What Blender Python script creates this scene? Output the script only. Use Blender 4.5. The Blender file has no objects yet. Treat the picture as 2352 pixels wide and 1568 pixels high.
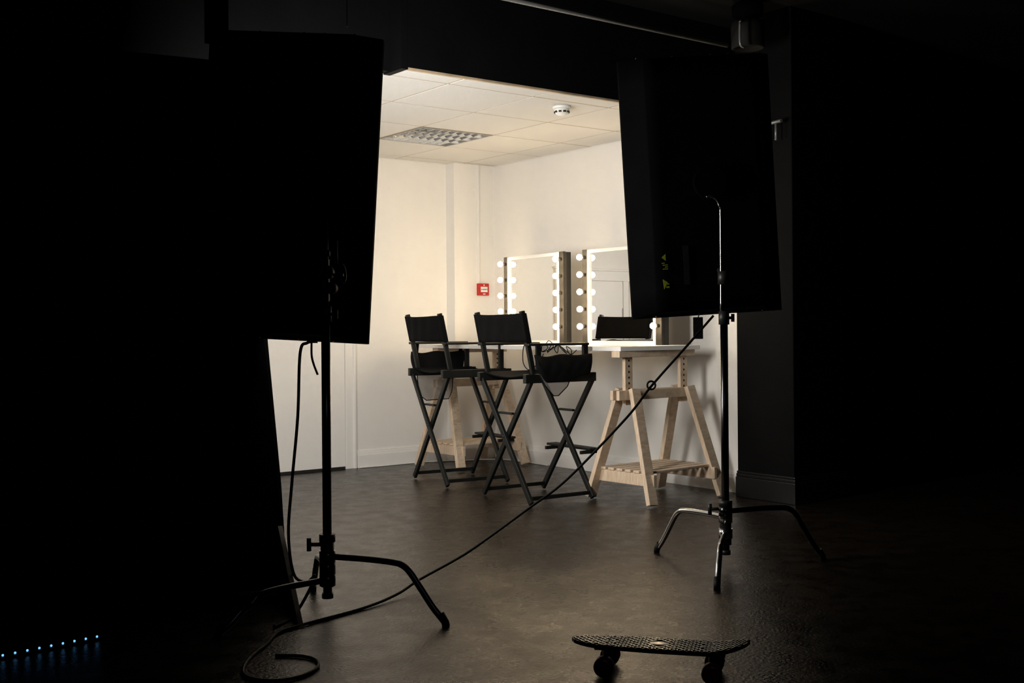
import bpy, bmesh, math, random
from mathutils import Vector, Matrix, noise
random.seed(7)
scene = bpy.context.scene
COL = scene.collection
ANG = math.radians(37.2)
CA, SA = math.cos(ANG), math.sin(ANG)
H0 = 1.08
CEIL = 2.44
def C(x, d, z=0.0):
    """studio-stage frame (x to the right of the tripod, d away from it) -> room frame"""
    return Vector((CA*x + SA*d, -SA*x + CA*d, z))

# ---------------------------------------------------------------- materials
def mat(name, col, rough=0.5, metal=0.0, spec=0.5, var=0.0, vscale=8.0, bump=0.0, bscale=60.0, emit=None, estr=0.0, alpha=1.0):
    m = bpy.data.materials.new(name); m.use_nodes = True
    nt = m.node_tree; p = nt.nodes['Principled BSDF']
    p.inputs['Base Color'].default_value = (*col, 1)
    p.inputs['Roughness'].default_value = rough
    p.inputs['Metallic'].default_value = metal
    p.inputs['Specular IOR Level'].default_value = spec
    p.inputs['Alpha'].default_value = alpha
    if emit:
        p.inputs['Emission Color'].default_value = (*emit, 1)
        p.inputs['Emission Strength'].default_value = estr
    tc = nt.nodes.new('ShaderNodeTexCoord')
    if var > 0:
        n = nt.nodes.new('ShaderNodeTexNoise'); n.inputs['Scale'].default_value = vscale
        n.inputs['Detail'].default_value = 6
        r = nt.nodes.new('ShaderNodeValToRGB')
        r.color_ramp.elements[0].position = 0.3; r.color_ramp.elements[1].position = 0.7
        r.color_ramp.elements[0].color = (*[c*(1-var) for c in col], 1)
        r.color_ramp.elements[1].color = (*[min(1, c*(1+var)) for c in col], 1)
        nt.links.new(tc.outputs['Object'], n.inputs['Vector'])
        nt.links.new(n.outputs['Fac'], r.inputs['Fac'])
        nt.links.new(r.outputs['Color'], p.inputs['Base Color'])
    if bump > 0:
        n2 = nt.nodes.new('ShaderNodeTexNoise'); n2.inputs['Scale'].default_value = bscale
        n2.inputs['Detail'].default_value = 4
        b = nt.nodes.new('ShaderNodeBump'); b.inputs['Strength'].default_value = bump
        b.inputs['Distance'].default_value = 0.01
        nt.links.new(tc.outputs['Object'], n2.inputs['Vector'])
        nt.links.new(n2.outputs['Fac'], b.inputs['Height'])
        nt.links.new(b.outputs['Normal'], p.inputs['Normal'])
    return m

M_wall = mat('white_paint', (0.83, 0.812, 0.78), 0.6, spec=0.3, var=0.010, vscale=2, bump=0.03, bscale=40)
M_gloss = mat('white_gloss_paint', (0.84, 0.83, 0.81), 0.35, var=0.012, vscale=3, bump=0.02, bscale=15)
M_door = mat('white_door_paint', (0.84, 0.825, 0.80), 0.5, var=0.012, vscale=2)
M_tile = mat('ceiling_tile', (0.68, 0.67, 0.65), 0.85, var=0.03, vscale=1.3, bump=0.12, bscale=160)
M_bar = mat('ceiling_bar', (0.42, 0.34, 0.25), 0.6, var=0.05)
M_black = mat('black_paint', (0.0034, 0.0034, 0.0038), 0.6, spec=0.08, var=0.2, vscale=3, bump=0.12, bscale=25)
M_blackceil = mat('black_ceiling', (0.004, 0.004, 0.004), 0.7, spec=0.2, var=0.2, vscale=3)
M_col = mat('charcoal_paint', (0.0032, 0.0032, 0.0035), 0.65, spec=0.05, var=0.15, vscale=4, bump=0.1, bscale=18)
M_colb = mat('black_gloss_paint', (0.0055, 0.0055, 0.0058), 0.30, spec=0.45, var=0.15, vscale=4, bump=0.05, bscale=18)
M_lam = mat('white_laminate', (0.86, 0.85, 0.83), 0.35, var=0.01)
M_mirror = mat('silvered_glass', (0.95, 0.955, 0.95), 0.0, 1.0, var=0.003)
M_alu = mat('brushed_aluminium', (0.30, 0.29, 0.28), 0.5, 0.6, var=0.05, vscale=30)
M_strip = mat('lamp_strip_bronze', (0.030, 0.028, 0.025), 0.55, 0.0, spec=0.25, var=0.05, vscale=30)
M_dgrey = mat('dark_grey_metal', (0.018, 0.018, 0.018), 0.45, 0.3, var=0.05)
M_bulb = mat('lit_bulb_glass', (1, 0.95, 0.85), 0.3, var=0.01, emit=(1.0, 0.76, 0.46), estr=74)
M_chair = mat('black_stained_wood', (0.0042, 0.0052, 0.0048), 0.45, spec=0.35, var=0.25, vscale=20, bump=0.1, bscale=80)
M_canvas = mat('black_canvas', (0.0030, 0.0030, 0.0033), 0.85, spec=0.08, var=0.2, vscale=20, bump=0.3, bscale=300)
M_pouch = mat('black_pouch_fabric', (0.0032, 0.0032, 0.0036), 0.8, spec=0.1, var=0.2, vscale=20, bump=0.2, bscale=40)
M_mesh = mat('grey_mesh_fabric', (0.22, 0.20, 0.18), 0.8, var=0.2, vscale=80, alpha=0.5)
M_soft = mat('black_softbox_fabric', (0.0010, 0.0010, 0.0012), 0.85, spec=0.02, var=0.3, vscale=6, bump=0.3, bscale=8)
M_diff = mat('white_diffusion_cloth', (0.15, 0.15, 0.15), 0.9, var=0.02)
M_chrome = mat('chrome_steel', (0.55, 0.55, 0.56), 0.18, 1.0, var=0.05, vscale=20)
M_dchrome = mat('dark_chrome', (0.07, 0.07, 0.075), 0.22, 1.0, var=0.1, vscale=20)
M_rubber = mat('black_rubber', (0.003, 0.003, 0.003), 0.5, spec=0.12, var=0.2, vscale=30)
M_red = mat('red_plastic', (0.48, 0.015, 0.012), 0.35, var=0.03)
M_whitep = mat('white_plastic', (0.8, 0.8, 0.78), 0.35, var=0.01)
M_dark = mat('dark_print_and_gap_shade', (0.01, 0.01, 0.01), 0.6, var=0.1)
M_yel = mat('self_lit_yellow_green_print', (0.10, 0.12, 0.008), 0.6, spec=0.1, var=0.1, emit=(0.6, 0.7, 0.03), estr=0.008)  # faint emission stands in for light falling on the print
M_wheel = mat('dark_red_urethane', (0.12, 0.008, 0.006), 0.35, var=0.1)
M_ply = mat('dark_brown_plywood', (0.04, 0.03, 0.022), 0.7, var=0.2, vscale=10)
M_led = mat('blue_led', (0.3, 0.6, 1.0), 0.4, var=0.01, emit=(0.16, 0.48, 1.0), estr=1.5)
M_strap = mat('brown_strap', (0.12, 0.085, 0.04), 0.7, var=0.2)
M_tube = mat('fluorescent_tube', (0.7, 0.7, 0.68), 0.3, var=0.01)
M_refl = mat('louvre_aluminium', (0.85, 0.84, 0.82), 0.18, 1.0, var=0.03, vscale=5)
M_lbox = mat('light_housing_grey', (0.36, 0.35, 0.33), 0.4, 0.4, var=0.1)
M_pipe = mat('grey_pipe', (0.22, 0.22, 0.22), 0.4, 0.4, var=0.1)
M_deck = mat('black_deck_plastic', (0.003, 0.0027, 0.0023), 0.45, spec=0.3, var=0.1)
M_ridge = mat('waffle_ridge_plastic', (0.030, 0.025, 0.019), 0.28, spec=0.7, var=0.1)

# pine with grain
def wood():
    m = bpy.data.materials.new('pine_wood'); m.use_nodes = True
    nt = m.node_tree; p = nt.nodes['Principled BSDF']
    tc = nt.nodes.new('ShaderNodeTexCoord'); mp = nt.nodes.new('ShaderNodeMapping')
    mp.inputs['Scale'].default_value = (3, 30, 3)
    n = nt.nodes.new('ShaderNodeTexNoise'); n.inputs['Scale'].default_value = 3; n.inputs['Detail'].default_value = 8
    n.inputs['Distortion'].default_value = 1.5
    r = nt.nodes.new('ShaderNodeValToRGB')
    r.color_ramp.elements[0].position = 0.35; r.color_ramp.elements[1].position = 0.65
    r.color_ramp.elements[0].color = (0.56, 0.42, 0.29, 1); r.color_ramp.elements[1].color = (0.72, 0.58, 0.44, 1)
    nt.links.new(tc.outputs['Object'], mp.inputs['Vector']); nt.links.new(mp.outputs[0], n.inputs['Vector'])
    nt.links.new(n.outputs['Fac'], r.inputs['Fac']); nt.links.new(r.outputs['Color'], p.inputs['Base Color'])
    p.inputs['Roughness'].default_value = 0.6
    return m
M_pine = wood()

def floor_mat():
    m = bpy.data.materials.new('painted_concrete_floor'); m.use_nodes = True
    nt = m.node_tree; p = nt.nodes['Principled BSDF']; L = nt.links.new
    tc = nt.nodes.new('ShaderNodeTexCoord')
    def nz(scale, detail=8, dist=0.0):
        n = nt.nodes.new('ShaderNodeTexNoise'); n.inputs['Scale'].default_value = scale
        n.inputs['Detail'].default_value = detail; n.inputs['Distortion'].default_value = dist
        L(tc.outputs['Object'], n.inputs['Vector']); return n
    def ramp(src, p0, c0, p1, c1):
        r = nt.nodes.new('ShaderNodeValToRGB')
        r.color_ramp.elements[0].position = p0; r.color_ramp.elements[1].position = p1
        r.color_ramp.elements[0].color = c0; r.color_ramp.elements[1].color = c1
        L(src, r.inputs['Fac']); return r
    a = ramp(nz(1.3, 14, 0.3).outputs['Fac'], 0.34, (0.0062, 0.0043, 0.0029, 1), 0.68, (0.0110, 0.0079, 0.0054, 1))
    s = ramp(nz(14, 10, 0.2).outputs['Fac'], 0.60, (1, 1, 1, 1), 0.72, (0.6, 0.6, 0.6, 1))
    mx = nt.nodes.new('ShaderNodeMix'); mx.data_type = 'RGBA'; mx.blend_type = 'MULTIPLY'; mx.inputs[0].default_value = 1
    L(a.outputs['Color'], mx.inputs[6]); L(s.outputs['Color'], mx.inputs[7])
    v = nt.nodes.new('ShaderNodeTexVoronoi'); v.inputs['Scale'].default_value = 3.2
    L(tc.outputs['Object'], v.inputs['Vector'])
    vs = ramp(v.outputs['Distance'], 0.014, (1, 1, 1, 1), 0.024, (0, 0, 0, 1))
    mx2 = nt.nodes.new('ShaderNodeMix'); mx2.data_type = 'RGBA'
    L(vs.outputs['Color'], mx2.inputs[0]); L(mx.outputs[2], mx2.inputs[6]); mx2.inputs[7].default_value = (0.045, 0.04, 0.033, 1)
    L(mx2.outputs[2], p.inputs['Base Color'])
    rr = ramp(nz(9, 15, 0.1).outputs['Fac'], 0.34, (0.23,)*3+(1,), 0.66, (0.35,)*3+(1,))
    L(rr.outputs['Color'], p.inputs['Roughness'])
    p.inputs['Specular IOR Level'].default_value = 0.38
    p.inputs['Specular Tint'].default_value = (1.0, 0.80, 0.60, 1)
    b = nt.nodes.new('ShaderNodeBump'); b.inputs['Strength'].default_value = 0.55; b.inputs['Distance'].default_value = 0.004
    L(nz(80, 10).outputs['Fac'], b.inputs['Height'])
    b2 = nt.nodes.new('ShaderNodeBump'); b2.inputs['Strength'].default_value = 0.10; b2.inputs['Distance'].default_value = 0.006
    L(nz(28, 8, 0.1).outputs['Fac'], b2.inputs['Height']); L(b.outputs['Normal'], b2.inputs['Normal'])
    L(b2.outputs['Normal'], p.inputs['Normal'])
    return m
M_floor = floor_mat()

# ---------------------------------------------------------------- mesh builder
class MB:
    def __init__(s): s.bm = bmesh.new()
    def box(s, c, size, mi=0, rot=None):
        c = Vector(c); hx, hy, hz = size[0]/2, size[1]/2, size[2]/2
        R = rot or Matrix.Identity(3)
        vs = [s.bm.verts.new(c + R @ Vector((sx*hx, sy*hy, sz*hz))) for sx in (-1, 1) for sy in (-1, 1) for sz in (-1, 1)]
        for f in ((0,1,3,2), (4,6,7,5), (0,4,5,1), (2,3,7,6), (0,2,6,4), (1,5,7,3)):
            fc = s.bm.faces.new([vs[i] for i in f]); fc.material_index = mi
        return s
    def bb(s, x0, x1, y0, y1, z0, z1, mi=0):
        return s.box(((x0+x1)/2, (y0+y1)/2, (z0+z1)/2), (x1-x0, y1-y0, z1-z0), mi)
    def beam(s, p0, p1, w, t, up=(0, 0, 1), mi=0):
        p0, p1 = Vector(p0), Vector(p1); k = (p1-p0); L = k.length; k.normalize()
        up = Vector(up); sd = k.cross(up).normalized(); n = sd.cross(k).normalized()
        R = Matrix((sd, n, k)).transposed()
        return s.box((p0+p1)/2, (w, t, L), mi, R)
    def tube(s, pts, r, seg=10, mi=0, closed=False, caps=True):
        pts = [Vector(p) for p in pts]; n = len(pts)
        rr = r if isinstance(r, (list, tuple)) else [r]*n
        tang = []
        for i in range(n):
            if closed: t = pts[(i+1) % n]-pts[i-1]
            else: t = pts[min(i+1, n-1)]-pts[max(i-1, 0)]
            tang.append(t.normalized())
        a = Vector((0, 0, 1)) if abs(tang[0].z) < 0.9 else Vector((1, 0, 0))
        nrm = tang[0].cross(a).normalized(); rings = []
        for i in range(n):
            nrm = (nrm - tang[i]*nrm.dot(tang[i])).normalized(); bn = tang[i].cross(nrm)
            rings.append([s.bm.verts.new(pts[i] + (nrm*math.cos(2*math.pi*j/seg)+bn*math.sin(2*math.pi*j/seg))*rr[i]) for j in range(seg)])
        m = n if closed else n-1
        for i in range(m):
            A, B = rings[i], rings[(i+1) % n]
            for j in range(seg):
                f = s.bm.faces.new((A[j], A[(j+1) % seg], B[(j+1) % seg], B[j])); f.material_index = mi; f.smooth = True
        if caps and not closed:
            f = s.bm.faces.new(rings[0][::-1]); f.material_index = mi
            f = s.bm.faces.new(rings[-1]); f.material_index = mi
        return s
    def cyl(s, p0, p1, r, seg=20, mi=0, r1=None):
        return s.tube([p0, p1], [r, r if r1 is None else r1], seg, mi)
    def lathe(s, prof, center=(0, 0, 0), seg=28, mi=0):
        c = Vector(center)
        rings = []
        for r, z in prof:
            rings.append([s.bm.verts.new(c+Vector((max(r, 1e-4)*math.cos(2*math.pi*j/seg), max(r, 1e-4)*math.sin(2*math.pi*j/seg), z))) for j in range(seg)])
        for A, B in zip(rings, rings[1:]):
            for j in range(seg):
                f = s.bm.faces.new((A[j], A[(j+1) % seg], B[(j+1) % seg], B[j])); f.material_index = mi; f.smooth = True
        s.bm.faces.new(rings[0][::-1]).material_index = mi; s.bm.faces.new(rings[-1]).material_index = mi
        return s
    def ball(s, c, rx, ry=None, rz=None, mi=0, e=1.0, seg=24, nz=0.0):
        ry = ry or rx; rz = rz or rx; c = Vector(c)
        def sp(v, p): return math.copysign(abs(v)**p, v)
        rings = []; N = seg//2
        def fin(v):
            if nz: v = v*(1+nz*noise.noise(v*14+c*5))
            return s.bm.verts.new(c+v)
        for i in range(1, N):
            ph = -math.pi/2+math.pi*i/N; ring = []
            for j in range(seg):
                th = 2*math.pi*j/seg
                v = Vector((rx*sp(math.cos(ph), e)*sp(math.cos(th), e), ry*sp(math.cos(ph), e)*sp(math.sin(th), e), rz*sp(math.sin(ph), e)))
                ring.append(fin(v))
            rings.append(ring)
        b = fin(-Vector((0, 0, rz))); t = fin(Vector((0, 0, rz)))
        for A, B in zip(rings, rings[1:]):
            for j in range(seg):
                f = s.bm.faces.new((A[j], A[(j+1) % seg], B[(j+1) % seg], B[j])); f.material_index = mi; f.smooth = True
        for j in range(seg):
            f = s.bm.faces.new((b, rings[0][(j+1) % seg], rings[0][j])); f.material_index = mi; f.smooth = True
            f = s.bm.faces.new((t, rings[-1][j], rings[-1][(j+1) % seg])); f.material_index = mi; f.smooth = True
        return s
    def shell(s, F, G, nu, nv, mi=0):
        """closed thin cloth between surfaces F(u,v) and G(u,v)"""
        V = {}
        for k, fn in ((0, F), (1, G)):
            for i in range(nu+1):
                for j in range(nv+1): V[k, i, j] = s.bm.verts.new(fn(i/nu, j/nv))
        for k in (0, 1):
            for i in range(nu):
                for j in range(nv):
                    f = s.bm.faces.new((V[k, i, j], V[k, i+1, j], V[k, i+1, j+1], V[k, i, j+1])); f.smooth = True; f.material_index = mi
        for i in range(nu):
            for j in (0, nv): s.bm.faces.new((V[0, i, j], V[0, i+1, j], V[1, i+1, j], V[1, i, j])).material_index = mi
        for j in range(nv):
            for i in (0, nu): s.bm.faces.new((V[0, i, j], V[0, i, j+1], V[1, i, j+1], V[1, i, j])).material_index = mi
        return s
    def prism(s, poly, off, mi=0):
        off = Vector(off); A = [s.bm.verts.new(Vector(p)) for p in poly]; B = [s.bm.verts.new(Vector(p)+off) for p in poly]
        s.bm.faces.new(A[::-1]).material_index = mi; s.bm.faces.new(B).material_index = mi
        for i in range(len(A)):
            j = (i+1) % len(A); s.bm.faces.new((A[i], A[j], B[j], B[i])).material_index = mi
        return s
    def done(s, name, mats, parent=None, bevel=0.0, loc=None):
        bmesh.ops.recalc_face_normals(s.bm, faces=s.bm.faces)
        me = bpy.data.meshes.new(name); s.bm.to_mesh(me); s.bm.free()
        for m in (mats if isinstance(mats, (list, tuple)) else [mats]): me.materials.append(m)
        o = bpy.data.objects.new(name, me); COL.objects.link(o)
        if parent: o.parent = parent
        if loc: o.location = loc
        if bevel:
            b = o.modifiers.new('bevel', 'BEVEL'); b.width = bevel; b.segments = 2; b.limit_method = 'ANGLE'; b.angle_limit = math.radians(40)
        return o

def empty(name, loc, rz=0.0, label=None, cat=None, group=None):
    e = bpy.data.objects.new(name, None); e.empty_display_size = 0.1; COL.objects.link(e)
    e.location = loc; e.rotation_euler = (0, 0, rz)
    if label: e['label'] = label
    if cat: e['category'] = cat
    if group: e['group'] = group
    return e
def tag(o, label, cat, group=None):
    o['label'] = label; o['category'] = cat
    if group: o['group'] = group
    return o
def struct(o): o['kind'] = 'structure'; return o
def dup(root, parent=None):
    n = root.copy(); COL.objects.link(n)
    if parent is not None: n.parent = parent; n.matrix_parent_inverse = root.matrix_parent_inverse.copy()
    for ch in list(root.children): dup(ch, n)
    return n
def smooth(pts, k=8, closed=False):
    P = [Vector(p) for p in pts]; out = []; n = len(P)
    rng = n if closed else n-1
    for i in range(rng):
        if closed: a, b, c, d = P[i-1], P[i], P[(i+1) % n], P[(i+2) % n]
        else: a, b, c, d = P[max(i-1, 0)], P[i], P[i+1], P[min(i+2, n-1)]
        for j in range(k):
            t = j/k
            out.append(0.5*((2*b)+(c-a)*t+(2*a-5*b+4*c-d)*t*t+(3*b-a-3*c+d)*t**3))
    if not closed: out.append(P[-1])
    return out
def part(fn, name, mats, parent, bevel=0.003):
    m = MB(); fn(m); return m.done(name, mats, parent, bevel)

# ================================================================ ROOM SHELL
AW, BW, BP, BH = 5.63, 7.78, 7.66, 5.0      # mirror wall, back wall, pilaster face, header face
NL = 2.2
struct(MB().bb(-3.5, 9.5, -3.0, 8.2, -0.1, 0.0).done('floor', M_floor))
struct(MB().bb(NL-0.12, AW+0.12, BW, BW+0.12, 0, 2.5).done('wall_back', M_wall))
struct(MB().bb(AW, AW+0.12, 4.88, BW, 0, 2.5).done('wall_right', M_wall))
struct(MB().bb(NL-0.12, NL, BH+0.24, BW, 0, 2.5).done('wall_left', M_wall))
struct(MB().bb(5.23, AW, BP, BW, 0, CEIL).done('wall_pilaster', M_wall))
hm = MB(); hm.bb(3.13, AW+0.4, BH, BH+0.06, CEIL, 3.05); hm.bb(NL-0.12, 3.09, BH+0.12, BH+0.18, CEIL-0.005, 3.05); hm.bb(3.09, 3.13, BH-0.001, BH+0.18, CEIL-0.012, 3.05)
struct(hm.done('wall_header', M_black))
tr = MB(); tr.bb(3.13, AW, BH+0.001, BH+0.022, CEIL-0.012, CEIL-0.001); struct(tr.done('trim_1', mat('stained_edge_trim', (0.45, 0.34, 0.22), 0.6, var=0.3, vscale=6)))
struct(MB().bb(-3.5, NL, BH+0.12, BH+0.24, 0, 3.05).done('wall_front', M_black))
struct(MB().bb(AW+0.12, 9.5, BH, BH+0.12, 0, 3.05).done('wall_far', M_black))
struct(MB().bb(9.5, 9.62, -3.0, BH, 0, 3.05).done('wall_side', M_black))
struct(MB().bb(-3.62, -3.5, -3.0, BH, 0, 3.05).done('wall_opposite', M_black))
struct(MB().bb(-3.5, 9.5, -3.12, -3.0, 0, 3.05).done('wall_near', M_black))
struct(MB().bb(-3.5, 9.5, -3.0, BH, 3.02, 3.12).done('ceiling', M_blackceil))
cm = MB(); cm.bb(5.50, 6.0, 4.43, 4.88, 0, 3.02); cm.bb(AW+0.12, 6.0, 4.88, BH, 0, 3.02)
struct(cm.done('wall_column', M_col, bevel=0.006))
bm_ = MB()
for (t, z0, z1) in ((0.022, 0, 0.13), (0.016, 0.13, 0.15), (0.010, 0.15, 0.165)):
    bm_.bb(5.50-t, 6.0+t, 4.43-t, 4.88, z0, z1)
struct(bm_.done('baseboard_column', M_colb, bevel=0.004))

ga = [NL, 2.33, 2.93, 3.13, 3.53, 4.13, 4.73, 5.33, AW]
gb = [BH+0.06, 5.22, 5.82, 6.42, 7.02, 7.62, BW]
cm = MB()
for i in range(len(ga)-1):
    for j in range(len(gb)-1):
        if abs(ga[i]-4.13) < .01 and abs(gb[j]-6.42) < .01: continue
        g = 0.007
        dz = random.uniform(0, 0.003)
        y0 = gb[j]+g
        if ga[i] < 3.12 and j == 0: y0 = BH+0.185
        x0 = ga[i]+(0 if abs(ga[i]-3.13) < .01 else g); x1 = ga[i+1]-(0 if abs(ga[i+1]-3.13) < .01 else g)
        if abs(ga[i]-3.13) < .01: dz = 0.001
        if abs(ga[i]-2.93) < .01: dz = 0.001
        cm.bb(x0, x1, y0, gb[j+1]-g, CEIL+dz, CEIL+0.02, 0)
for x in (2.33, 2.93): cm.bb(x-0.0075, x+0.0075, BH+0.185, BW, CEIL+0.003, CEIL+0.012, 1)
for x in ga[4:-1]:
    cm.bb(x-0.0075, x+0.0075, BH+0.06, BW, CEIL+0.003, CEIL+0.012, 1)
for y in gb[1:-1]:
    cm.bb(NL, AW, y-0.0075, y+0.0075, CEIL+0.002, CEIL+0.012, 1)
cm.bb(NL, AW, BH+0.185, BW, CEIL+0.12, CEIL+0.13, 0)
struct(cm.done('ceiling', [M_tile, M_bar], bevel=0.0015))
def baseb(name, x0, x1, y0, y1, ax):
    m = MB()
    for (t, z0, z1) in ((0.026, 0, 0.10), (0.017, 0.10, 0.118), (0.009, 0.118, 0.135)):
        if ax == 'b': m.bb(x0, x1, y1-t, y1, z0, z1)
        elif ax == 'r': m.bb(x1-t, x1, y0, y1, z0, z1)
        else: m.bb(x0-t, x0, y0, y1, z0, z1)
    return struct(m.done(name, M_gloss, bevel=0.002))
baseb('baseboard_back', 4.37, 5.23, 0, BW, 'b')
baseb('baseboard_pilaster', 5.21, AW-0.021, 0, BP, 'b')
baseb('baseboard_right', 0, AW, 4.885, BP-0.0, 'r')
baseb('baseboard_return', 5.23, 0, BP, BW-0.02, 's')

# low door in back wall
d = empty('door_1', (3.30, BW, 0)); d['kind'] = 'structure'
fm = MB()
for sgn, xe in ((-1, 0.0), (1, 0.97)):
    x0, x1 = (xe-0.09, xe) if sgn < 0 else (xe, xe+0.09)
    fm.bb(x0, x1, -0.018, 0, 0, 1.51)
    xo = (x0+0.001, x0+0.022) if sgn < 0 else (x1-0.022, x1-0.001)
    fm.bb(xo[0], xo[1], -0.028, -0.018, 0, 1.509)
fm.bb(-0.09, 1.06, -0.018, 0, 1.51, 1.60); fm.bb(-0.10, 1.07, -0.028, 0, 1.60, 1.618)
fm.done('door_frame', M_door, d, 0.003)
dm = MB(); dm.bb(0.004, 0.966, -0.011, -0.003, 0.022, 1.506); dm.done('door_panel', M_door, d, 0.0)
dm = MB(); dm.bb(0.001, 0.969, -0.006, -0.0005, 0.0, 0.022); dm.done('door_gap_shade', M_dark, d, 0.0)  # dark strip painted in as the shade under the door
for z in (1.18, 0.25):
    dm = MB(); dm.bb(0.002, 0.012, -0.016, -0.011, z, z+.08); dm.done('hinge', M_alu, d, 0.002)

# ================================================================ recessed louvre light
e = empty('ceiling_light', (4.43, 6.72, CEIL), 0, 'square recessed office light with metal louvre, off', 'ceiling light')
m = MB(); h = 0.290
m.bb(-h, h, -h, -h+0.012, -0.003, 0.10); m.bb(-h, h, h-0.012, h, -0.003, 0.10); m.bb(-h, -h+0.012, -h+.012, h-.012, -0.003, 0.10); m.bb(h-0.012, h, -h+.012, h-.012, -0.003, 0.10)
m.bb(-h, h, -h, h, 0.10, 0.11)
m.done('housing', M_lbox, e, 0.001)
m = MB()
for k in range(1, 4):
    y = -h+2*h*k/4
    m.prism([(-h+.012, y-0.013, 0.040), (-h+.012, y-0.005, 0.015), (-h+.012, y, 0.0), (-h+.012, y+0.005, 0.015), (-h+.012, y+0.013, 0.040)], (2*h-.024, 0, 0))
for k in range(1, 9):
    x = -h+2*h*k/9
    m.prism([(x-0.009, -h+.012, 0.040), (x-0.003, -h+.012, 0.015), (x, -h+.012, 0.002), (x+0.003, -h+.012, 0.015), (x+0.009, -h+.012, 0.040)], (0, 2*h-.024, 0))
m.done('louvre', M_refl, e)
for k in range(4):
    y = -h+2*h*(k+.5)/4
    m = MB(); m.cyl((-h+.03, y, 0.075), (h-.03, y, 0.075), 0.013); m.done('fluorescent_tube', M_tube, e)

# smoke detector
e = empty('smoke_detector', (4.45, 5.34, CEIL), 0, 'round white plastic smoke detector on the tiled ceiling', 'smoke detector')
m = MB(); m.lathe([(0.050, -0.018), (0.056, -0.014), (0.056, 0.0)]); m.done('mounting_base', M_whitep, e)
m = MB(); m.lathe([(0.0, -0.058), (0.022, -0.057), (0.034, -0.05), (0.042, -0.042), (0.047, -0.030), (0.047, -0.018)])
m.done('sensor_head', M_whitep, e)
for k in range(10):
    m = MB(); t = 2*math.pi*k/10
    R = Matrix.Rotation(t, 3, 'Z'); m.box(R @ Vector((0.0445, 0, -0.037)), (0.008, 0.017, 0.011), 0, R)
    m.done('vent', M_dark, e)

# fire call point and its trunking on the pilaster
e = empty('fire_alarm_call_point', (5.50, BP, 1.405), 0, 'red square fire alarm call point on the wall', 'fire alarm')
m = MB(); m.bb(-0.052, 0.052, -0.035, 0, -0.05, 0.05); m.done('body', M_red, e, 0.004)
m = MB(); m.bb(-0.034, 0.034, -0.038, -0.034, -0.022, 0.022)
m.done('pane', M_whitep, e, 0.001)
for k in (-1, 0, 1):
    m = MB(); m.cyl((k*0.013, -0.040, 0), (k*0.013, -0.0375, 0), 0.0045, 10); m.done('printed_dot', M_dark, e)
for k in (-1, 1):
    m = MB(); m.prism([(k*0.03, -0.0392, -0.006), (k*0.03, -0.0392, 0.006), (k*0.022, -0.0392, 0)], (0, 0.002, 0)); m.done('printed_arrow', M_dark, e)
m = MB(); m.cyl((0, -0.0365, 0.036), (0, -0.034, 0.036), 0.006, 12); m.done('emblem', M_whitep, e)
m = MB(); m.bb(-0.012, 0.012, -0.0365, -0.034, -0.042, -0.034); m.done('printed_bar', M_whitep, e)
m = MB(); m.bb(5.453, 5.470, BP-0.018, BP, 1.455, CEIL); tag(m.done('cable_trunking', M_gloss, None, 0.001), 'thin white cable trunking running up the wall', 'trunking')

# ================================================================ TABLE
TA0, TA1, TB0, TB1, TZ = 4.72, 5.42, 5.12, 7.50, 0.935
m = MB(); m.bb(TA0, TA1, TB0, TB1, TZ, TZ+0.028)
tag(m.done('tabletop', M_lam, None, 0.002), 'long white laminate tabletop laid on two wooden trestles', 'table')
TT = TZ+0.028
tre = empty('trestle', (5.06, 5.175, 0), math.radians(3), 'pine height-adjustable trestle with slatted shelf, under the white tabletop', 'trestle', 'pine trestles under the tabletop')
part(lambda m: m.bb(-0.35, 0.35, -0.035, 0.035, TZ-0.04, TZ-0.0005), 'top_beam', M_pine, tre)
for x in (-0.245, 0.265):
    def f(m):
        m.bb(x-0.032, x+0.032, -0.0125, 0.0125, 0.60, TZ-0.04)
        for k in range(6): m.cyl((x, -0.0130, 0.70+k*0.035), (x, 0.0130, 0.70+k*0.035), 0.0075, 12, 1)
    part(f, 'post', [M_pine, M_dark], tre, 0.0)
for s in (-1, 1):
    part(lambda m: m.bb(-0.36, 0.34, s*0.014-(0.026 if s < 0 else 0), s*0.014+(0.026 if s > 0 else 0), 0.632, 0.692), 'lower_beam', M_pine, tre)
for x, fx in ((-0.245, -0.315), (0.265, 0.335)):
    for s in (-1, 1):
        def f(m):
            m.beam((fx, s*0.265, 0.012), (x, s*0.057, 0.70), 0.074, 0.032, (0, s, 0.2))
            m.cyl((x-0.004, s*0.058, 0.665), (x-0.004, s*0.083, 0.665), 0.008, 10, 1)
        part(f, 'leg', [M_pine, M_alu], tre)
    def f(m):
        xx = x+(fx-x)*0.76
        m.bb(xx-0.04 if x > 0 else xx+0.014, xx-0.014 if x > 0 else xx+0.04, -0.250, 0.250, 0.115, 0.19)
    part(f, 'side_rail', M_pine, tre)
def f(m):
    for k in range(6):
        y = -0.18+k*0.072; m.bb(-0.29, 0.31, y-0.025, y+0.025, 0.19, 0.206)
part(f, 'shelf', M_pine, tre)
t2 = dup(tre); t2.location = (5.13, 7.30, 0); t2.rotation_euler[2] = math.radians(4)

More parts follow.
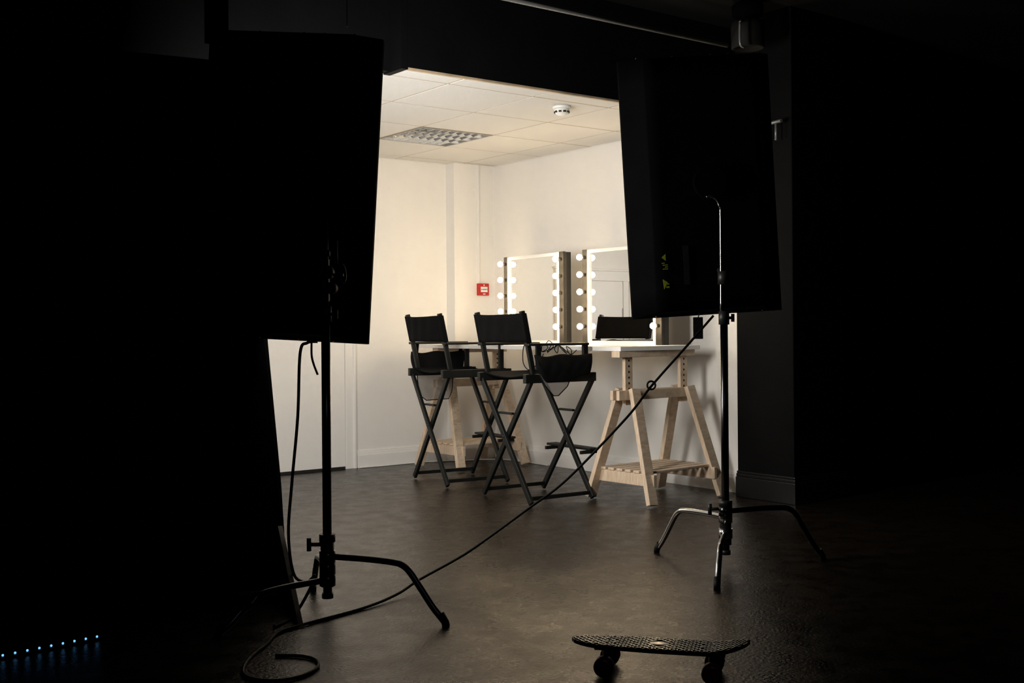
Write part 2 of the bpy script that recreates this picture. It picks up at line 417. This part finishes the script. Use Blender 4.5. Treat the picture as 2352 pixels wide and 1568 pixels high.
# ================================================================ VANITY MIRRORS
mir = empty('vanity_mirror', (5.25, 6.645, TT), 0, 'square makeup mirror with glowing round bulbs, standing on the table', 'mirror', 'lit makeup mirrors on the table')
part(lambda m: m.bb(0.013, 0.06, -0.392, 0.392, 0.0, 0.665), 'back_box', M_dgrey, mir)
def f(m):
    for s in (-1, 1): m.bb(-0.012, 0.012, min(s*0.338, s*0.316), max(s*0.338, s*0.316), 0, 0.665)
    m.bb(-0.012, 0.012, -0.316, 0.316, 0, 0.026); m.bb(-0.012, 0.012, -0.316, 0.316, 0.645, 0.665)
part(f, 'frame', M_gloss, mir, 0.0)
part(lambda m: m.bb(-0.001, 0.008, -0.316, 0.316, 0.026, 0.645), 'glass', M_mirror, mir, 0)
for s in (-1, 1):
    def f(m):
        m.bb(-0.010, 0.012, min(s*0.339, s*0.392), max(s*0.339, s*0.392), 0, 0.668)
        for k in range(5): m.cyl((-0.010, s*0.365, 0.127+k*0.1215), (-0.040, s*0.365, 0.127+k*0.1215), 0.012, 16)
    part(f, 'lamp_strip', M_strip, mir, 0.0)
    for k in range(5):
        m = MB(); m.ball((0, 0, 0), 0.0210, seg=24); m.done('bulb', M_bulb, mir, loc=(-0.060, s*0.365, 0.127+k*0.1215))
mir2 = dup(mir); mir2.location = (5.25, 5.683, TT)
mir.rotation_euler[2] = math.radians(-3.8)

# ================================================================ DIRECTOR CHAIRS  (local +x = facing direction)
CH_LOC = (4.495, 5.665, 0)
ch = empty('director_chair', CH_LOC, math.radians(-3.5), 'tall black folding director chair with sagging side pouch, beside the table', 'chair', 'tall director chairs')
SZ = 0.80
for xx in (-0.235, 0.235):
    for s in (-1, 1):
        off = 0.013*s
        m = MB()
        m.beam((xx+off, s*0.290, 0.014), (xx+off, -s*0.255, SZ-0.045), 0.036, 0.022, (1, 0, 0)); m.done('leg', M_chair, ch, 0.004)
    part(lambda m: m.beam((xx, -0.075, 0.55), (xx, 0.075, 0.55), 0.022, 0.014), 'spreader', M_chair, ch)
    part(lambda m: m.cyl((xx-0.03, 0, 0.406), (xx+0.03, 0, 0.406), 0.006, 10), 'pivot_bolt', M_dgrey, ch, 0)
for s in (-1, 1):
    part(lambda m: m.bb(-0.235, 0.235, s*0.264-0.010, s*0.264+0.010, 0.032, 0.056), 'bottom_rail', M_chair, ch)
    part(lambda m: m.bb(-0.275, 0.265, s*0.262-0.016, s*0.262+0.016, SZ-0.055, SZ+0.0), 'seat_rail', M_chair, ch)
    part(lambda m: m.beam((-0.205, s*0.256, SZ), (-0.285, s*0.256, 1.185), 0.030, 0.024, (0, 1, 0)), 'back_post', M_chair, ch)
    part(lambda m: m.bb(0.175, 0.21, s*0.256-0.012, s*0.256+0.012, SZ, 0.972), 'arm_post', M_chair, ch)
    part(lambda m: m.bb(-0.262, 0.200, s*0.268-0.026, s*0.268+0.026, 0.972, 0.988), 'armrest', M_chair, ch, 0.005)
def f(m):
    n = 10
    top = [(-0.256+0.512*i/n, SZ+0.003-0.026*math.sin(math.pi*i/n)) for i in range(n+1)]
    for i in range(n):
        y0, z0 = top[i]; y1, z1 = top[i+1]
        m.prism([(-0.24, y0, z0), (-0.24, y1, z1), (-0.24, y1, z1-0.006), (-0.24, y0, z0-0.006)], (0.47, 0, 0))
    bmesh.ops.remove_doubles(m.bm, verts=m.bm.verts, dist=0.0001)
part(f, 'seat', M_canvas, ch, 0)
def backf(side):
    def F(u, v):
        y = -0.277+0.554*u; a = abs(y)/0.277; z = 0.992+0.18*v
        bow = 0.030*(1-a**2) + (0.016 if side else 0.0) + 0.003*math.sin(u*26+v*4)
        if a > 0.83: bow = 0.017 if side else -0.017
        return (-0.205-(z-SZ)/(1.185-SZ)*0.08-bow, y, z-0.007*(1-a*a)*v)
    return F
part(lambda m: m.shell(backf(0), backf(1), 28, 8), 'backrest', M_canvas, ch, 0)
def f(m):
    for k in range(3): m.bb(0.250+k*0.028, 0.274+k*0.028, -0.22, 0.25, 0.300, 0.315)
    for s in (-1, 1): m.bb(0.20, 0.330, s*0.19-0.010, s*0.19+0.010, 0.278, 0.300)
part(f, 'footrest', M_chair, ch)
ch2 = dup(ch); ch2.location = (4.570, 6.64, 0); ch2.rotation_euler[2] = math.radians(-7)
ch2['label'] = 'tall black folding director chair with grey mesh side pouch'
def pouch(parent, s, kind):
    Y0 = 0.296 if kind == 0 else 0.315
    def top(x): return 0.920-0.014*math.sin(math.pi*(x+0.24)/0.22)**2*(1 if x < -0.02 else 0.6)
    def bot(x):
        if kind == 0: return 0.748+0.050*max(0, (x-0.02)/0.2)**0.7+0.10*max(0, (-0.14-x)/0.08)**1.5
        return 0.765+0.012*math.sin(x*14)+0.03*max(0, (-0.18-x)/0.06)
    def surf(outer):
        def F(u, v):
            x = -0.215+0.415*u; b, t = bot(x), top(x); z = b+(t-b)*v
            bulge = math.sin(math.pi*min(1, max(0, v*0.85+0.08)))
            fold = 0.004*math.sin(u*15+v*2.5)+0.002*math.sin(u*31-v*5)
            off = Y0 + (0.008+bulge*(0.018 if kind == 0 else 0.030)+fold*bulge if outer else -0.002)
            return (x+0.018*(0.5-v)*(1-2*u), s*off, z)
        return F
    part(lambda m: m.shell(surf(True), surf(False), 48, 14), 'pouch', M_pouch, parent, 0)
    for x in (-0.19, 0.17):
        part(lambda m: m.beam((x, s*(Y0+.001), 0.90), (x, s*0.297, 0.985), 0.03, 0.004, (0, 1, 0)), 'pouch_strap', M_pouch, parent, 0)
    if kind == 0: pr = [(-0.19, .80), (0.06, .80), (0.02, .72), (-0.05, .665), (-0.085, .665), (-0.15, .73)]
    else: pr = [(-0.19, .80), (0.12, .80), (0.10, .62), (0.075, .565), (-0.11, .560), (-0.165, .60)]
    part(lambda m: m.prism([(x, s*(Y0+.004), z) for x, z in pr], (0, 0.003*s, 0)), 'mesh_pouch', M_mesh, parent, 0)
    part(lambda m: m.tube([(x, s*(Y0+.0055), z) for x, z in (pr[1:]+pr[:1])], 0.0035, 6), 'mesh_binding', M_pouch, parent, 0)
pouch(ch, -1, 0); pouch(ch2, 1, 1)

def cable(name, pts, r, m_, label, cat='cable', closed=False, k=8):
    m = MB(); m.tube(smooth(pts, k, closed), r, 8, closed=closed); o = m.done(name, m_); return tag(o, label, cat)
pts = []
for i in range(22):
    t = i/21
    pts.append((4.698+0.010*math.sin(i*2.3), 5.90-0.36*t+0.045*math.sin(i*1.7), 0.955+0.030*math.sin(i*2.1)-0.02*t))
cable('power_cable', pts, 0.0028, M_rubber, 'tangled thin black cables hanging at the table edge')
pts = [(5.20, 6.20, TT+0.005), (5.05, 6.16, TT+0.005), (4.95, 6.1, TT+0.03), (4.86, 6.04, TT+0.006), (4.78, 6.1, TT+0.006), (4.715, 6.08, TT-0.004), (4.70, 6.07, 0.85), (4.70, 6.0, 0.80), (4.71, 5.9, 0.86), (4.70, 5.85, 0.91)]
cable('power_cable', pts, 0.0032, M_rubber, 'black lamp cable lying on the white table and drooping over')
pts = [(4.38, BW-0.035, 0.006), (4.6, BW-0.045, 0.006), (4.9, BW-0.045, 0.006), (5.1, BW-0.09, 0.006), (5.3, 7.59, 0.006), (5.42, 7.56, 0.006), (5.57, 7.4, 0.006), (5.58, 6.9, 0.006)]
cable('extension_cable', pts, 0.005, M_whitep, 'white extension cable lying along the skirting')

# ================================================================ SOFTBOXES
def softbox(name, x, d, z, yaw, roll, pitch, h, label, marks):
    e = empty(name, C(x, d, z), 0, label, 'softbox', 'black softboxes on stands')
    R = Matrix.Rotation(-ANG, 4, 'Z') @ Matrix.Rotation(yaw, 4, 'Z') @ Matrix.Rotation(pitch, 4, 'X') @ Matrix.Rotation(roll, 4, 'Y')
    e.rotation_euler = R.to_euler()
    hw, hh, dp = 0.27, h/2-0.03, 0.11
    fw, fh = 0.36, h/2
    def f(m):
        def quad(P, n=10, sag=0.010):
            P = [Vector(p) for p in P]; nr = (P[1]-P[0]).cross(P[3]-P[0]).normalized()
            V = [[None]*(n+1) for _ in range(n+1)]
            for i in range(n+1):
                for j in range(n+1):
                    u, v = i/n, j/n
                    q = (P[0]*(1-u)+P[1]*u)*(1-v)+(P[3]*(1-u)+P[2]*u)*v
                    a = 16*u*(1-u)*v*(1-v)
                    q = q + nr*(sag*a**0.5*(0.8+0.5*noise.noise(q*6)))*(1 if nr.dot(q) < 0 else -1)
                    V[i][j] = m.bm.verts.new(q)
            for i in range(n):
                for j in range(n): m.bm.faces.new((V[i][j], V[i+1][j], V[i+1][j+1], V[i][j+1])).smooth = True
        r = [(-hw, -dp, -hh), (hw, -dp, -hh), (hw, -dp, hh), (-hw, -dp, hh)]
        k = [(-fw, dp*.7, -fh), (fw, dp*.7, -fh), (fw, dp*.7, fh), (-fw, dp*.7, fh)]
        fr = [(-fw, dp, -fh), (fw, dp, -fh), (fw, dp, fh), (-fw, dp, fh)]
        quad(r)
        for i in range(4):
            j = (i+1) % 4; quad((r[i], r[j], k[j], k[i])); quad((k[i], k[j], fr[j], fr[i]), sag=0.0)
        inn = [(a*0.945, dp, c*0.965) for a, b, c in fr]
        for i in range(4):
            j = (i+1) % 4; quad((fr[i], fr[j], inn[j], inn[i]), 10, 0)
        bmesh.ops.remove_doubles(m.bm, verts=m.bm.verts, dist=0.0005)
    part(f, 'fabric_shell', M_soft, e, 0)
    part(lambda m: m.bb(-fw+.012, fw-.012, dp*0.80, dp*0.9, -fh+.012, fh-.012), 'diffuser', M_diff, e, 0)
    for a, c in ((-0.24, 1), (-0.10, 1), (0.05, 1), (0.12, 1), (0.22, 1), (-0.22, -1), (-0.05, -1), (0.08, -1), (0.2, -1)):
        part(lambda m: m.ball((a*1.2, -dp*0.2, c*(fh-0.010)), 0.005, seg=10), 'rivet', M_chrome, e, 0)
    for a in (-hw+0.004, hw-0.004):
        part(lambda m: m.beam((a, -dp-0.002, -hh+0.01), (a, -dp-0.002, hh-0.01), 0.008, 0.006), 'seam', M_soft, e, 0)
    part(lambda m: m.cyl((0.0, -dp-0.03, 0), (0, -dp+0.01, 0), 0.075, 32), 'speed_ring', M_soft, e, 0)
    if marks:
        X = -hw+0.03; Y = -dp-0.004
        def f(m):
            m.prism([(X, Y, -0.33), (X+.018, Y, -0.345), (X+.018, Y, -0.315)], (0, 0.006, 0))
            for k, (w0, w1) in enumerate(((0, .012), (.004, .026), (.014, .026), (.004, .026))):
                m.bb(X+w0, X+w1, Y, Y+.006, -0.358-k*0.009, -0.354-k*0.009)
        part(f, 'printed_label', M_yel, e, 0)
        def f(m):
            m.prism([(X, Y, -0.43), (X+.022, Y, -0.445), (X+.004, Y, -0.475)], (0, 0.006, 0))
            m.bb(X+.012, X+.028, Y, Y+.006, -0.455, -0.45); m.bb(X+.014, X+.028, Y, Y+.006, -0.47, -0.463)
        part(f, 'printed_label', M_yel, e, 0)
        part(lambda m: m.bb(-hw+0.13, -hw+0.155, -dp-0.003, -dp, -0.46, -0.28), 'sewn_label', M_pouch, e, 0)
    return e
softbox('softbox', 0.905, 5.31, 1.745, math.radians(3), math.radians(-3.2), math.radians(1.5), 1.22, 'tall black fabric softbox with yellow printed marks on a stand', True)
softbox('softbox', -0.915, 4.55, 1.66, math.radians(-4), math.radians(3.4), 0, 1.24, 'tall plain black fabric softbox on a dark stand', False)

# ================================================================ C-STANDS
def cstand(x, d, legs, zt, top, label, mats):
    e = empty('light_stand', C(x, d, 0), -ANG, label, 'light stand', 'steel light stands')
    mp, ml = mats
    part(lambda m: m.cyl((0, 0, 0.064), (0, 0, zt), 0.0172, 20), 'pole', mp, e, 0)
    def f(m):
        m.cyl((0, 0, 0.10), (0, 0, 0.285), 0.026, 20); m.cyl((0, 0, 0.27), (0, 0, 0.30), 0.031, 20)
        m.cyl((0, 0, 0.055), (0, 0, 0.075), 0.022, 20)
        m.cyl((-0.02, 0, 0.26), (-0.075, 0, 0.26), 0.008, 10); m.cyl((-0.07, -0.0, 0.235), (-0.07, 0, 0.285), 0.009, 10)
    part(f, 'base_hub', M_dgrey, e, 0)
    for (vx, vy, h, mt) in legs:
        v = Vector((vx, vy, 0)); L = v.length; v.normalize()
        q = [(0.02, h), (L*0.35, h+0.003), (L*0.58, h), (L*0.66, h-0.010), (L*0.72, h-0.035), (L*0.80, h*0.60), (L*0.9, h*0.30), (L, 0.013)]
        m = MB(); m.tube(smooth([v*a+Vector((0, 0, b)) for a, b in q], 6), 0.0125, 12)
        m.cyl((0, 0, h-0.022), (0, 0, h+0.022), 0.031, 20)
        m.done('leg', mt, e)
        m = MB(); m.tube([v*(L-0.02)+Vector((0, 0, 0.045)), v*L+Vector((0, 0, 0.013)), v*(L+0.002)+Vector((0, 0, 0.0))], 0.0145, 12); m.done('foot_cap', M_rubber, e)
    part(lambda m: m.tube(top, 0.0075, 12), 'top_rod', M_chrome if ml is M_chrome else M_dchrome, e, 0)
    def f(m):
        m.cyl((0, 0, zt-0.03), (0, 0, zt+0.03), 0.024, 18); m.cyl((0, 0, zt), (0.045, 0, zt), 0.007, 10); m.cyl((0.04, 0, zt-0.018), (0.04, 0, zt+0.018), 0.008, 10)
    part(f, 'collar', M_dgrey, e, 0)
    return e
s1 = cstand(0.955, 5.10, [(-0.267, 0.34, 0.222, M_chrome), (-0.12, -0.443, 0.15, M_chrome), (0.475, 0.14, 0.25, M_dchrome)], 1.12,
    smooth([(-0.01, 0, 1.12), (-0.01, 0, 1.57), (-0.014, 0, 1.62), (-0.03, 0, 1.655), (-0.055, 0, 1.668), (-0.075, 0, 1.664)], 5),
    'chrome light stand with curved top rod holding a softbox', (M_dchrome, M_chrome))
s2 = cstand(-0.713, 4.33, [(0.463, -0.22, 0.215, M_dchrome), (-0.33, -0.34, 0.125, M_dchrome), (-0.12, 0.36, 0.17, M_dchrome)], 1.14,
    [(0.005, 0, 1.14), (0.005, 0, 1.53)], 'dark steel light stand with clamp head holding a softbox', (M_dchrome, M_dchrome))
def f(m):
    m.cyl((0.0, -0.02, 1.30), (0.0, 0.05, 1.30), 0.03, 20); m.cyl((0.02, -0.02, 1.24), (0.02, 0.05, 1.24), 0.022, 18)
    m.box((0.0, 0, 1.27), (0.03, 0.03, 0.16)); m.cyl((0.0, 0, 1.385), (0.0, 0, 1.36), 0.02, 14)
    m.cyl((0.03, 0, 1.29), (0.07, 0, 1.29), 0.006, 8); m.tube(smooth([(0.065, 0, 1.33), (0.075, 0, 1.31), (0.075, 0, 1.27), (0.055, 0, 1.25)], 5), 0.005, 8)
    m.cyl((0.045, 0, 1.33), (0.045, 0, 1.42), 0.004, 8)
part(f, 'clamp_head', M_dgrey, s2, 0)
part(lambda m: (m.cyl((0, 0, 1.30), (0, 0.09, 1.34), 0.014, 14), m.cyl((0, 0, 1.27), (0, 0, 1.33), 0.027, 16)), 'clamp_head', M_dgrey, s1, 0)

# ================================================================ CABLES of the stage
pts = [(0.916, 5.15, 1.130), (0.790, 5.09, 1.0), (0.618, 5.05, 0.816), (0.498, 4.98, 0.68), (0.233, 4.90, 0.425), (0.063, 4.85, 0.307),
       (-0.14, 4.80, 0.170), (-0.23, 4.75, 0.12), (-0.39, 4.68, 0.045), (-0.47, 4.55, 0.016), (-0.58, 4.37, 0.006), (-0.77, 4.13, 0.006), (-0.84, 4.02, 0.006), (-0.85, 3.88, 0.006), (-0.87, 3.72, 0.006), (-0.86, 3.58, 0.006), (-0.82, 3.50, 0.006),
       (-0.74, 3.47, 0.006), (-0.665, 3.51, 0.006), (-0.63, 3.60, 0.006), (-0.645, 3.68, 0.006), (-0.70, 3.73, 0.006), (-0.79, 3.74, 0.006)]
cable('power_cable', [C(*p) for p in pts], 0.0058, M_rubber, 'long black cable drooping down to a coil on the floor')
lp = [(0.618+0.018*math.cos(t), 5.04+0.004*math.sin(t), 0.822+0.018*math.sin(t)) for t in [2*math.pi*k/10 for k in range(10)]]
cable('cable_tie', [C(*p) for p in lp], 0.0045, M_rubber, 'small black loop tied around the hanging cable', closed=True, k=4)
pts = [(-0.76, 4.42, 1.035), (-0.80, 4.42, 1.03), (-0.828, 4.42, 0.99), (-0.845, 4.45, 0.74), (-0.87, 4.45, 0.48), (-0.885, 4.45, 0.28), (-0.86, 4.42, 0.13), (-0.80, 4.36, 0.11), (-0.765, 4.35, 0.135), (-0.79, 4.31, 0.07), (-0.83, 4.22, 0.006), (-0.87, 4.1, 0.006)]
cable('power_cable', [C(*p) for p in pts], 0.006, M_rubber, 'black cable hanging down and looping at the stand foot')
cable('power_cable', [C(-0.655, 4.56, 2.30), C(-0.655, 4.56, 2.6), C(-0.655, 4.56, 3.018)], 0.002, M_pipe, 'thin cable hanging from the black ceiling to a softbox')
pts = [(-0.785, 4.43, 1.03), (-0.783, 4.42, 0.98), (-0.775, 4.42, 0.945), (-0.760, 4.42, 0.905)]
cable('strap', [C(*p) for p in pts], 0.0045, M_strap, 'short brown strap dangling beneath the softbox', 'strap')
m = MB()
R = Matrix.Rotation(-ANG, 3, 'Z'); m.box(C(0.853, 5.19, 1.075), (0.045, 0.008, 0.10), 0, R); m.tube([C(0.853, 5.19, 1.12), C(0.86, 5.19, 1.145)], 0.003, 6)
tag(m.done('tag', M_pouch, None, 0.003), 'small dark fabric tag hanging under a softbox', 'tag')

# ================================================================ BLACK FLAT with brace
e = empty('studio_flat', C(-1.0, 4.75, 0), -ANG, 'tall black scenery flat with a brown plywood brace', 'scenery flat')
dv = Vector((-1.55, -0.75, 0))
def f(m):
    prof = [(0.03, 0.0), (0.03, 0.10), (0.012, 0.43), (-0.04, 1.03), (-0.10, 2.20)]
    poly = [Vector((x, 0, z)) for x, z in prof] + [dv+Vector((0, 0, 2.2)), dv]
    m.prism(poly, (0.010, 0.024, 0))
part(f, 'panel', M_soft, e, 0)
part(lambda m: m.prism([(0.03, 0.0, 0.0), (0.24, -0.655, 0.0), (0.03, 0.0, 0.26)], (-0.018, -0.004, 0)), 'floor_brace', M_ply, e, 0)

# LED strip
e = empty('led_strip', C(-1.58, 3.85, 0), 0, 'dark strip with a row of tiny glowing blue lights', 'led strip')
A = C(-1.72, 3.722, 0.02)-C(-1.58, 3.85, 0); B = C(-1.44, 3.99, 0.02)-C(-1.58, 3.85, 0)
m = MB(); m.beam(A-Vector((0, 0, .0155)), B-Vector((0, 0, .0155)), 0.02, 0.008); m.done('strip', M_rubber, e)
for k in range(9):
    t = (k+0.9)/9.7; m = MB(); m.ball((0, 0, 0), 0.0040, seg=10); m.done('led', M_led, e, loc=A.lerp(B, t)-Vector((0, 0, 0.008)))

# ================================================================ SKATEBOARD
e = empty('skateboard', C(0.452, 3.53, 0), -ANG+math.radians(-14), 'small black plastic cruiser skateboard with waffle deck and red wheels', 'skateboard')
LH = 0.278
def dw(s): return 0.074*(max(0, 1-abs(s)**3.6))**0.5*(1-0.16*max(0, -s))
def dz(s): return 0.093 + (0.028*((s-0.55)/0.45)**1.6 if s > 0.55 else 0) + (0.006*((-s-0.6)/0.4)**2 if s < -0.6 else 0)
def f(m):
    NX, NY = 48, 12
    top = []; bot = []
    for i in range(NX+1):
        s = -1+2*i/NX; x = s*LH; w = dw(s); zz = dz(s)
        rt, rb = [], []
        for j in range(NY+1):
            y = w*(-1+2*j/NY)
            rt.append(m.bm.verts.new((x, y, zz))); rb.append(m.bm.verts.new((x, y*0.96, zz-0.011)))
        top.append(rt); bot.append(rb)
    for i in range(NX):
        for j in range(NY):
            m.bm.faces.new((top[i][j], top[i+1][j], top[i+1][j+1], top[i][j+1])).smooth = True
            m.bm.faces.new((bot[i][j], bot[i][j+1], bot[i+1][j+1], bot[i+1][j])).smooth = True
        for j in (0, NY): m.bm.faces.new((top[i][j], bot[i][j], bot[i+1][j], top[i+1][j]))
    for i in (0, NX):
        for j in range(NY): m.bm.faces.new((top[i][j], top[i][j+1], bot[i][j+1], bot[i][j]))
    bmesh.ops.remove_doubles(m.bm, verts=m.bm.verts, dist=0.0002)
    for sg in (-1, 1):
        k = -18
        while k <= 18:
            x0 = k*0.0225; prev = None; y = -0.08
            while y <= 0.08:
                x = x0+sg*y*1.0; s = x/LH
                ok = abs(s) < 0.985 and abs(y) < dw(s)-0.002 and not ((x/0.036)**2+(y/0.026)**2 < 1)
                if ok:
                    p = Vector((x, y, dz(s)+0.0012))
                    if prev is not None: m.beam(prev, p, 0.0042, 0.0030, (0, 0, 1), 1)
                    prev = p
                else: prev = None
                y += 0.008
            k += 1
part(f, 'deck', [M_deck, M_ridge], e, 0)
part(lambda m: m.ball((0, 0, 0.0945), 0.032, 0.022, 0.0022, seg=28), 'badge', mat('glossy_badge', (0.40, 0.37, 0.33), 0.25, 0.6, var=0.05), e, 0)
for bx in (-0.165, -0.135, 0.135, 0.165):
    for by in (-0.02, 0.02):
        part(lambda m: m.cyl((bx, by, 0.092), (bx, by, 0.0975), 0.005, 10), 'bolt', M_dchrome, e, 0)
for x in (-0.165, 0.165):
    def f(m):
        m.bb(x-0.038, x+0.038, -0.024, 0.024, 0.068, 0.082); m.bb(x-0.014, x+0.014, -0.045, 0.045, 0.024, 0.046)
        m.cyl((x, 0, 0.03), (x, 0, 0.07), 0.014, 14); m.cyl((x, -0.082, 0.031), (x, 0.082, 0.031), 0.004, 10)
    part(f, 'truck', M_dgrey, e, 0.003)
    for s in (-1, 1):
        m = MB(); c = 0.066
        m.tube([(x, s*(c-0.024), 0.031), (x, s*(c-0.020), 0.031), (x, s*(c+0.014), 0.031), (x, s*(c+0.022), 0.031)], [0.024, 0.0305, 0.0305, 0.022], 28)
        m.done('wheel', M_wheel, e)

# ================================================================ ceiling services
m = MB(); m.cyl((2.2, 4.60, 2.76), (5.12, 4.60, 2.76), 0.014, 12)
for x in (2.6, 3.3): m.bb(x-.01, x+.01, 4.59, 4.61, 2.77, 3.02)
tag(m.done('ceiling_pipe', M_pipe), 'thin grey metal pipe running along the black ceiling', 'pipe')
e = empty('ceiling_spotlight', C(1.42, 6.75, 3.02), 0, 'dark cylindrical spotlight hanging from the black ceiling', 'spotlight')
m = MB(); m.lathe([(0.075, -0.255), (0.088, -0.285), (0.098, -0.28), (0.100, -0.16), (0.096, -0.13), (0.06, -0.115)]); m.done('housing', mat('grey_can', (0.008, 0.0077, 0.0072), 0.65, 0.0, spec=0.12, var=0.2), e)
m = MB(); m.lathe([(0.03, -0.12), (0.09, -0.09), (0.095, -0.03), (0.05, 0.0)]); m.done('canopy', M_soft, e)
m = MB(); m.tube(smooth([(-0.16, -0.08, -0.17), (-0.16, -0.08, -0.29), (-0.13, -0.08, -0.31)], 5), 0.007, 8); m.cyl((-0.16, -0.08, -0.17), (-0.05, 0, -0.12), 0.007, 8); m.done('bracket', M_pipe, e)
e = empty('wall_bracket', (5.49, 4.62, 2.32), 0, 'small grey metal bracket fixed to the black column', 'bracket')
m = MB(); m.cyl((-0.06, -0.17, 0.0), (0.01, 0.22, 0.0), 0.011, 10); m.bb(-0.02, 0.01, -0.02, 0.02, -0.10, 0.02); m.cyl((-0.05, -0.12, -0.01), (-0.05, -0.12, -0.11), 0.008, 10); m.done('arm', M_pipe, e)

# ================================================================ LIGHTS
w = bpy.data.worlds.new('world'); scene.world = w; w.use_nodes = True
w.node_tree.nodes['Background'].inputs[0].default_value = (0.002, 0.002, 0.002, 1)
w.node_tree.nodes['Background'].inputs[1].default_value = 1.0
def area(name, loc, direction, sx, sy, energy, color):
    ld = bpy.data.lights.new(name, 'AREA'); ld.shape = 'RECTANGLE'; ld.size = sx; ld.size_y = sy; ld.energy = energy; ld.color = color
    lo = bpy.data.objects.new(name, ld); COL.objects.link(lo); lo.location = loc
    lo.rotation_euler = Vector(direction).to_track_quat('-Z', 'Y').to_euler(); return lo
area('softbox_lamp', C(-0.79, 4.72, 1.62), C(0.30, 1.0, -0.12), 0.32, 0.9, 54, (1, 0.95, 0.88))
area('alcove_fill_light', (2.6, 5.9, 1.35), (1, -0.1, -0.25), 0.7, 0.6, 22, (1, 0.95, 0.88))  # added fill, no visible fixture, brightens the alcove walls
area('studio_fill_light', C(0.6, 1.2, 2.9), C(0.0, 0.5, -1.0), 1.0, 1.0, 1.2, (0.9, 0.95, 1.0))  # added dim overhead fill, unseen, lifts the dark stage and chrome

# ================================================================ CAMERA
cd = bpy.data.cameras.new('camera'); cd.sensor_width = 36; cd.lens = 2600/2352*36; cd.shift_y = -30/2352; cd.clip_start = 0.05
co = bpy.data.objects.new('camera', cd); COL.objects.link(co)
co.location = (0, 0, H0)
co.rotation_euler = (Matrix.Rotation(-ANG, 4, 'Z') @ Matrix.Rotation(math.radians(90), 4, 'X') @ Matrix.Rotation(math.radians(-0.45), 4, 'Z')).to_euler()
scene.camera = co
scene.view_settings.view_transform = 'Standard'
scene.view_settings.exposure = 0.0
